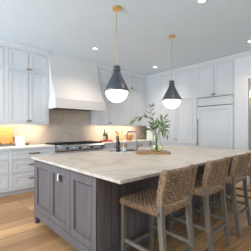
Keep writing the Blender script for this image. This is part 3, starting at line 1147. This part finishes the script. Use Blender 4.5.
# honey board leaning in a black stand
bd = MB().box(-0.36, 0.36, -0.012, 0.012, 0, 0.36)
tag(bd.build('cutting_board', M['maple'], None, (0.98, BYK - 0.14, TOP + 0.052), (math.radians(-8), 0, 0), bevel=0.008),
    'large honey coloured wooden board leaning on the left backsplash', 'cutting board')
st = thing('board_stand', 'dark metal stand holding the honey coloured board upright', 'stand', (0.98, BYK - 0.14, TOP))
MB().box(-0.37, 0.37, -0.06, 0.05, 0.0, 0.05).build('base_rail', M['gunmetal'], st, bevel=0.004)
for k in range(4):
    MB().box(-0.30 + 0.2 * k - 0.012, -0.30 + 0.2 * k + 0.012, -0.06, -0.045, 0.05, 0.085).build('prong', M['iron'], st)
MB().tube([(0.362, 0.02, 0.05), (0.372, 0.025, 0.15), (0.374, 0.0, 0.19), (0.374, -0.02, 0.16)], 0.010, 8).build('side_hook', M['iron'], st, smooth=True)
cd = thing('folded_card', 'white folded paper card with faint red print beside honey board', 'card', (1.47, BYK - 0.13, TOP))
mb = MB().prism_x([(-0.05, 0.0), (-0.002, 0.20), (0.002, 0.20), (0.05, 0.0), (0.045, 0.0), (0.0, 0.192), (-0.045, 0.0)], -0.085, 0.085)
mb.build('paper', M['paper'], cd)
for k, (a, b, z) in enumerate(((-0.03, 0.05, 0.125), (-0.04, 0.06, 0.105), (-0.02, 0.04, 0.085))):
    yy = -0.05 + 0.048 * z / 0.2
    MB().box(a, b, yy - 0.0012, yy + 0.0005, z - 0.006, z + 0.006).build('printed_line', M['pink'], cd, smooth=False)
for k, (x, lb) in enumerate(((1.595, 'small dark spice pot on worktop, left of two beside the white card'), (1.645, 'small dark spice pot on worktop, right of two beside the white card'))):
    p_ = thing('spice_pot', lb, 'pot', (x, BYK - 0.16 + 0.02 * k, TOP), 0, 'dark spice pots')
    MB().lathe([(0, 0), (0.022, 0), (0.025, 0.01), (0.024, 0.045), (0, 0.045)], 16).build('pot_body', M['gunmetal'], p_, smooth=True)
    MB().lathe([(0.024, 0.045), (0.024, 0.058), (0.006, 0.062), (0.005, 0.07), (0, 0.07)], 16).build('lid', M['bronze'], p_, smooth=True)

# tray of oil bottles and tomatoes
ty = thing('serving_tray', 'cherry wood tray of bottles and tomatoes right of the range', 'tray', (3.77, 4.88, TOP))
mb = MB().box(-0.17, 0.17, -0.10, 0.10, 0, 0.012)
mb.build('tray_base', M['redwood'], ty)
for (a, b, c, d) in ((-.17, .17, -.10, -.09), (-.17, .17, .09, .10), (-.17, -.16, -.09, .09), (.16, .17, -.09, .09)):
    MB().box(a, b, c, d, 0.012, 0.034).build('rim', M['redwood'], ty, bevel=0.002)
for (x, y, r, h, mt, lb) in ((3.715, 4.90, 0.044, 0.34, 'oilglass', 'tall olive green oil bottle with label on cherry tray'), (3.815, 4.92, 0.036, 0.27, 'darkglass', 'shorter dark brown bottle on the cherry tray')):
    b_ = thing('oil_bottle', lb, 'bottle', (x, y, TOP + 0.0122), 0, 'bottles on the cherry tray')
    MB().lathe([(0, 0), (r, 0), (r, h * .55), (r * .8, h * .63), (r * .38, h * .72), (r * .33, h * .93), (r * .42, h * .93), (r * .42, h * .97), (0, h * .97)], 20).build('bottle_body', M[mt], b_, smooth=True)
    MB().lathe([(r * .3, h * .97), (r * .3, h), (0, h)], 10).build('stopper', M['iron'], b_, smooth=True)
    if mt == 'oilglass':
        MB().lathe([(r + .0008, h * .14), (r + .0008, h * .44)], 20).build('bottle_label', M['label'], b_, smooth=True)
for k, (x, y, r, lb) in enumerate(((3.650, 4.83, .032, 'red tomato at the left end of the cherry tray'), (3.745, 4.82, .032, 'red tomato in front of bottles on cherry tray'),
                                   (3.825, 4.83, .034, 'red tomato in front of the dark bottle on tray'), (3.890, 4.85, .032, 'red tomato at the right end of cherry tray'))):
    t_ = thing('tomato', lb, 'tomato', (x, y, TOP + 0.0122), 0, 'tomatoes on the cherry tray')
    MB().lathe([(r * math.sin(a) if 0 < a < PI else 0, r * .88 * (1 - math.cos(a))) for a in [PI * i / 10 for i in range(11)]], 18).build('fruit', M['red'], t_, smooth=True)
    mb = MB()
    for j in range(5):
        a = 2 * PI * j / 5
        leaf(mb, (0, 0, r * 1.76), (math.cos(a), math.sin(a), -.1), r * .6, r * .12, (0, 0, 1))
    mb.build('stalk', M['leaf'], t_)

# utensil crock
uc = thing('utensil_crock', 'dark slim crock of utensils beside the blond board', 'crock', (4.22, 4.92, TOP))
MB().shell([(0.045, 0), (0.05, 0.01), (0.05, 0.16)], 0.005, 20).build('crock_body', M['gunmetal'], uc, smooth=True)
for (dx, dy, ln, mt, hd, lb) in ((-.015, .0, .30, 'orange', 'orange', 'orange headed spatula standing in the dark crock'), (.018, .012, .25, 'gunmetal', 'gunmetal', 'grey ladle standing in the dark crock'),
                                 (.0, -.018, .25, 'blond', 'red', 'red headed spoon standing in the dark crock')):
    u_ = thing('cooking_utensil', lb, 'utensil', (4.22 + dx, 4.92 + dy, TOP + 0.006), 0, 'utensils in the crock')
    MB().tube([(0, 0, 0), (dx * 1.6, dy * 1.0, ln - .06)], 0.006, 8).build('handle', M[mt], u_, smooth=True)
    MB().lathe([(0, 0), (.018, .012), (.028, .04), (.024, .065), (0, .075)], 12, (dx * 1.6, dy, ln - .065)).build('head', M[hd], u_, smooth=True)
# tall slim blond boards leaning
tag(MB().box(-0.065, 0.065, -0.008, 0.008, 0, 0.22).build('cutting_board', M['blond'], None, (4.49, BYK - 0.10, TOP + 0.001), (math.radians(-14), 0, 0), bevel=0.005),
    'square blond wood board leaning on backsplash beside utensil crock', 'cutting board')
pd = thing('paddle_board', 'slim blond paddle board with tall handle behind the square board', 'cutting board', (4.54, BYK - 0.062, TOP + 0.001))
pd.rotation_euler = (math.radians(-8), math.radians(7), 0)
MB().box(-0.055, 0.055, -0.007, 0.007, 0, 0.20).build('paddle', M['blond'], pd, bevel=0.005)
MB().box(-0.022, 0.022, -0.006, 0.006, 0.20, 0.36).build('handle', M['maple'], pd, bevel=0.005)
# wooden bowl with a handle
bw = thing('wooden_bucket', 'reddish wooden bucket with bent handle at worktop end', 'bucket', (4.68, 4.88, TOP))
MB().shell([(0.075, 0), (0.095, 0.015), (0.12, 0.10), (0.125, 0.17)], 0.010, 28).build('bucket_body', M['bowlwood'], bw, smooth=True)
arc = [(0.12 * math.cos(PI * i / 12), 0.0, 0.165 + 0.09 * math.sin(PI * i / 12)) for i in range(13)]
MB().tube(arc, 0.007, 8).build('handle', M['gunmetal'], bw, smooth=True)
MB().lathe([(0, 0.1), (0.10, 0.1), (0.095, 0.15), (0.06, 0.185), (0, 0.19)], 20).build('contents', M['blond'], bw, smooth=True)
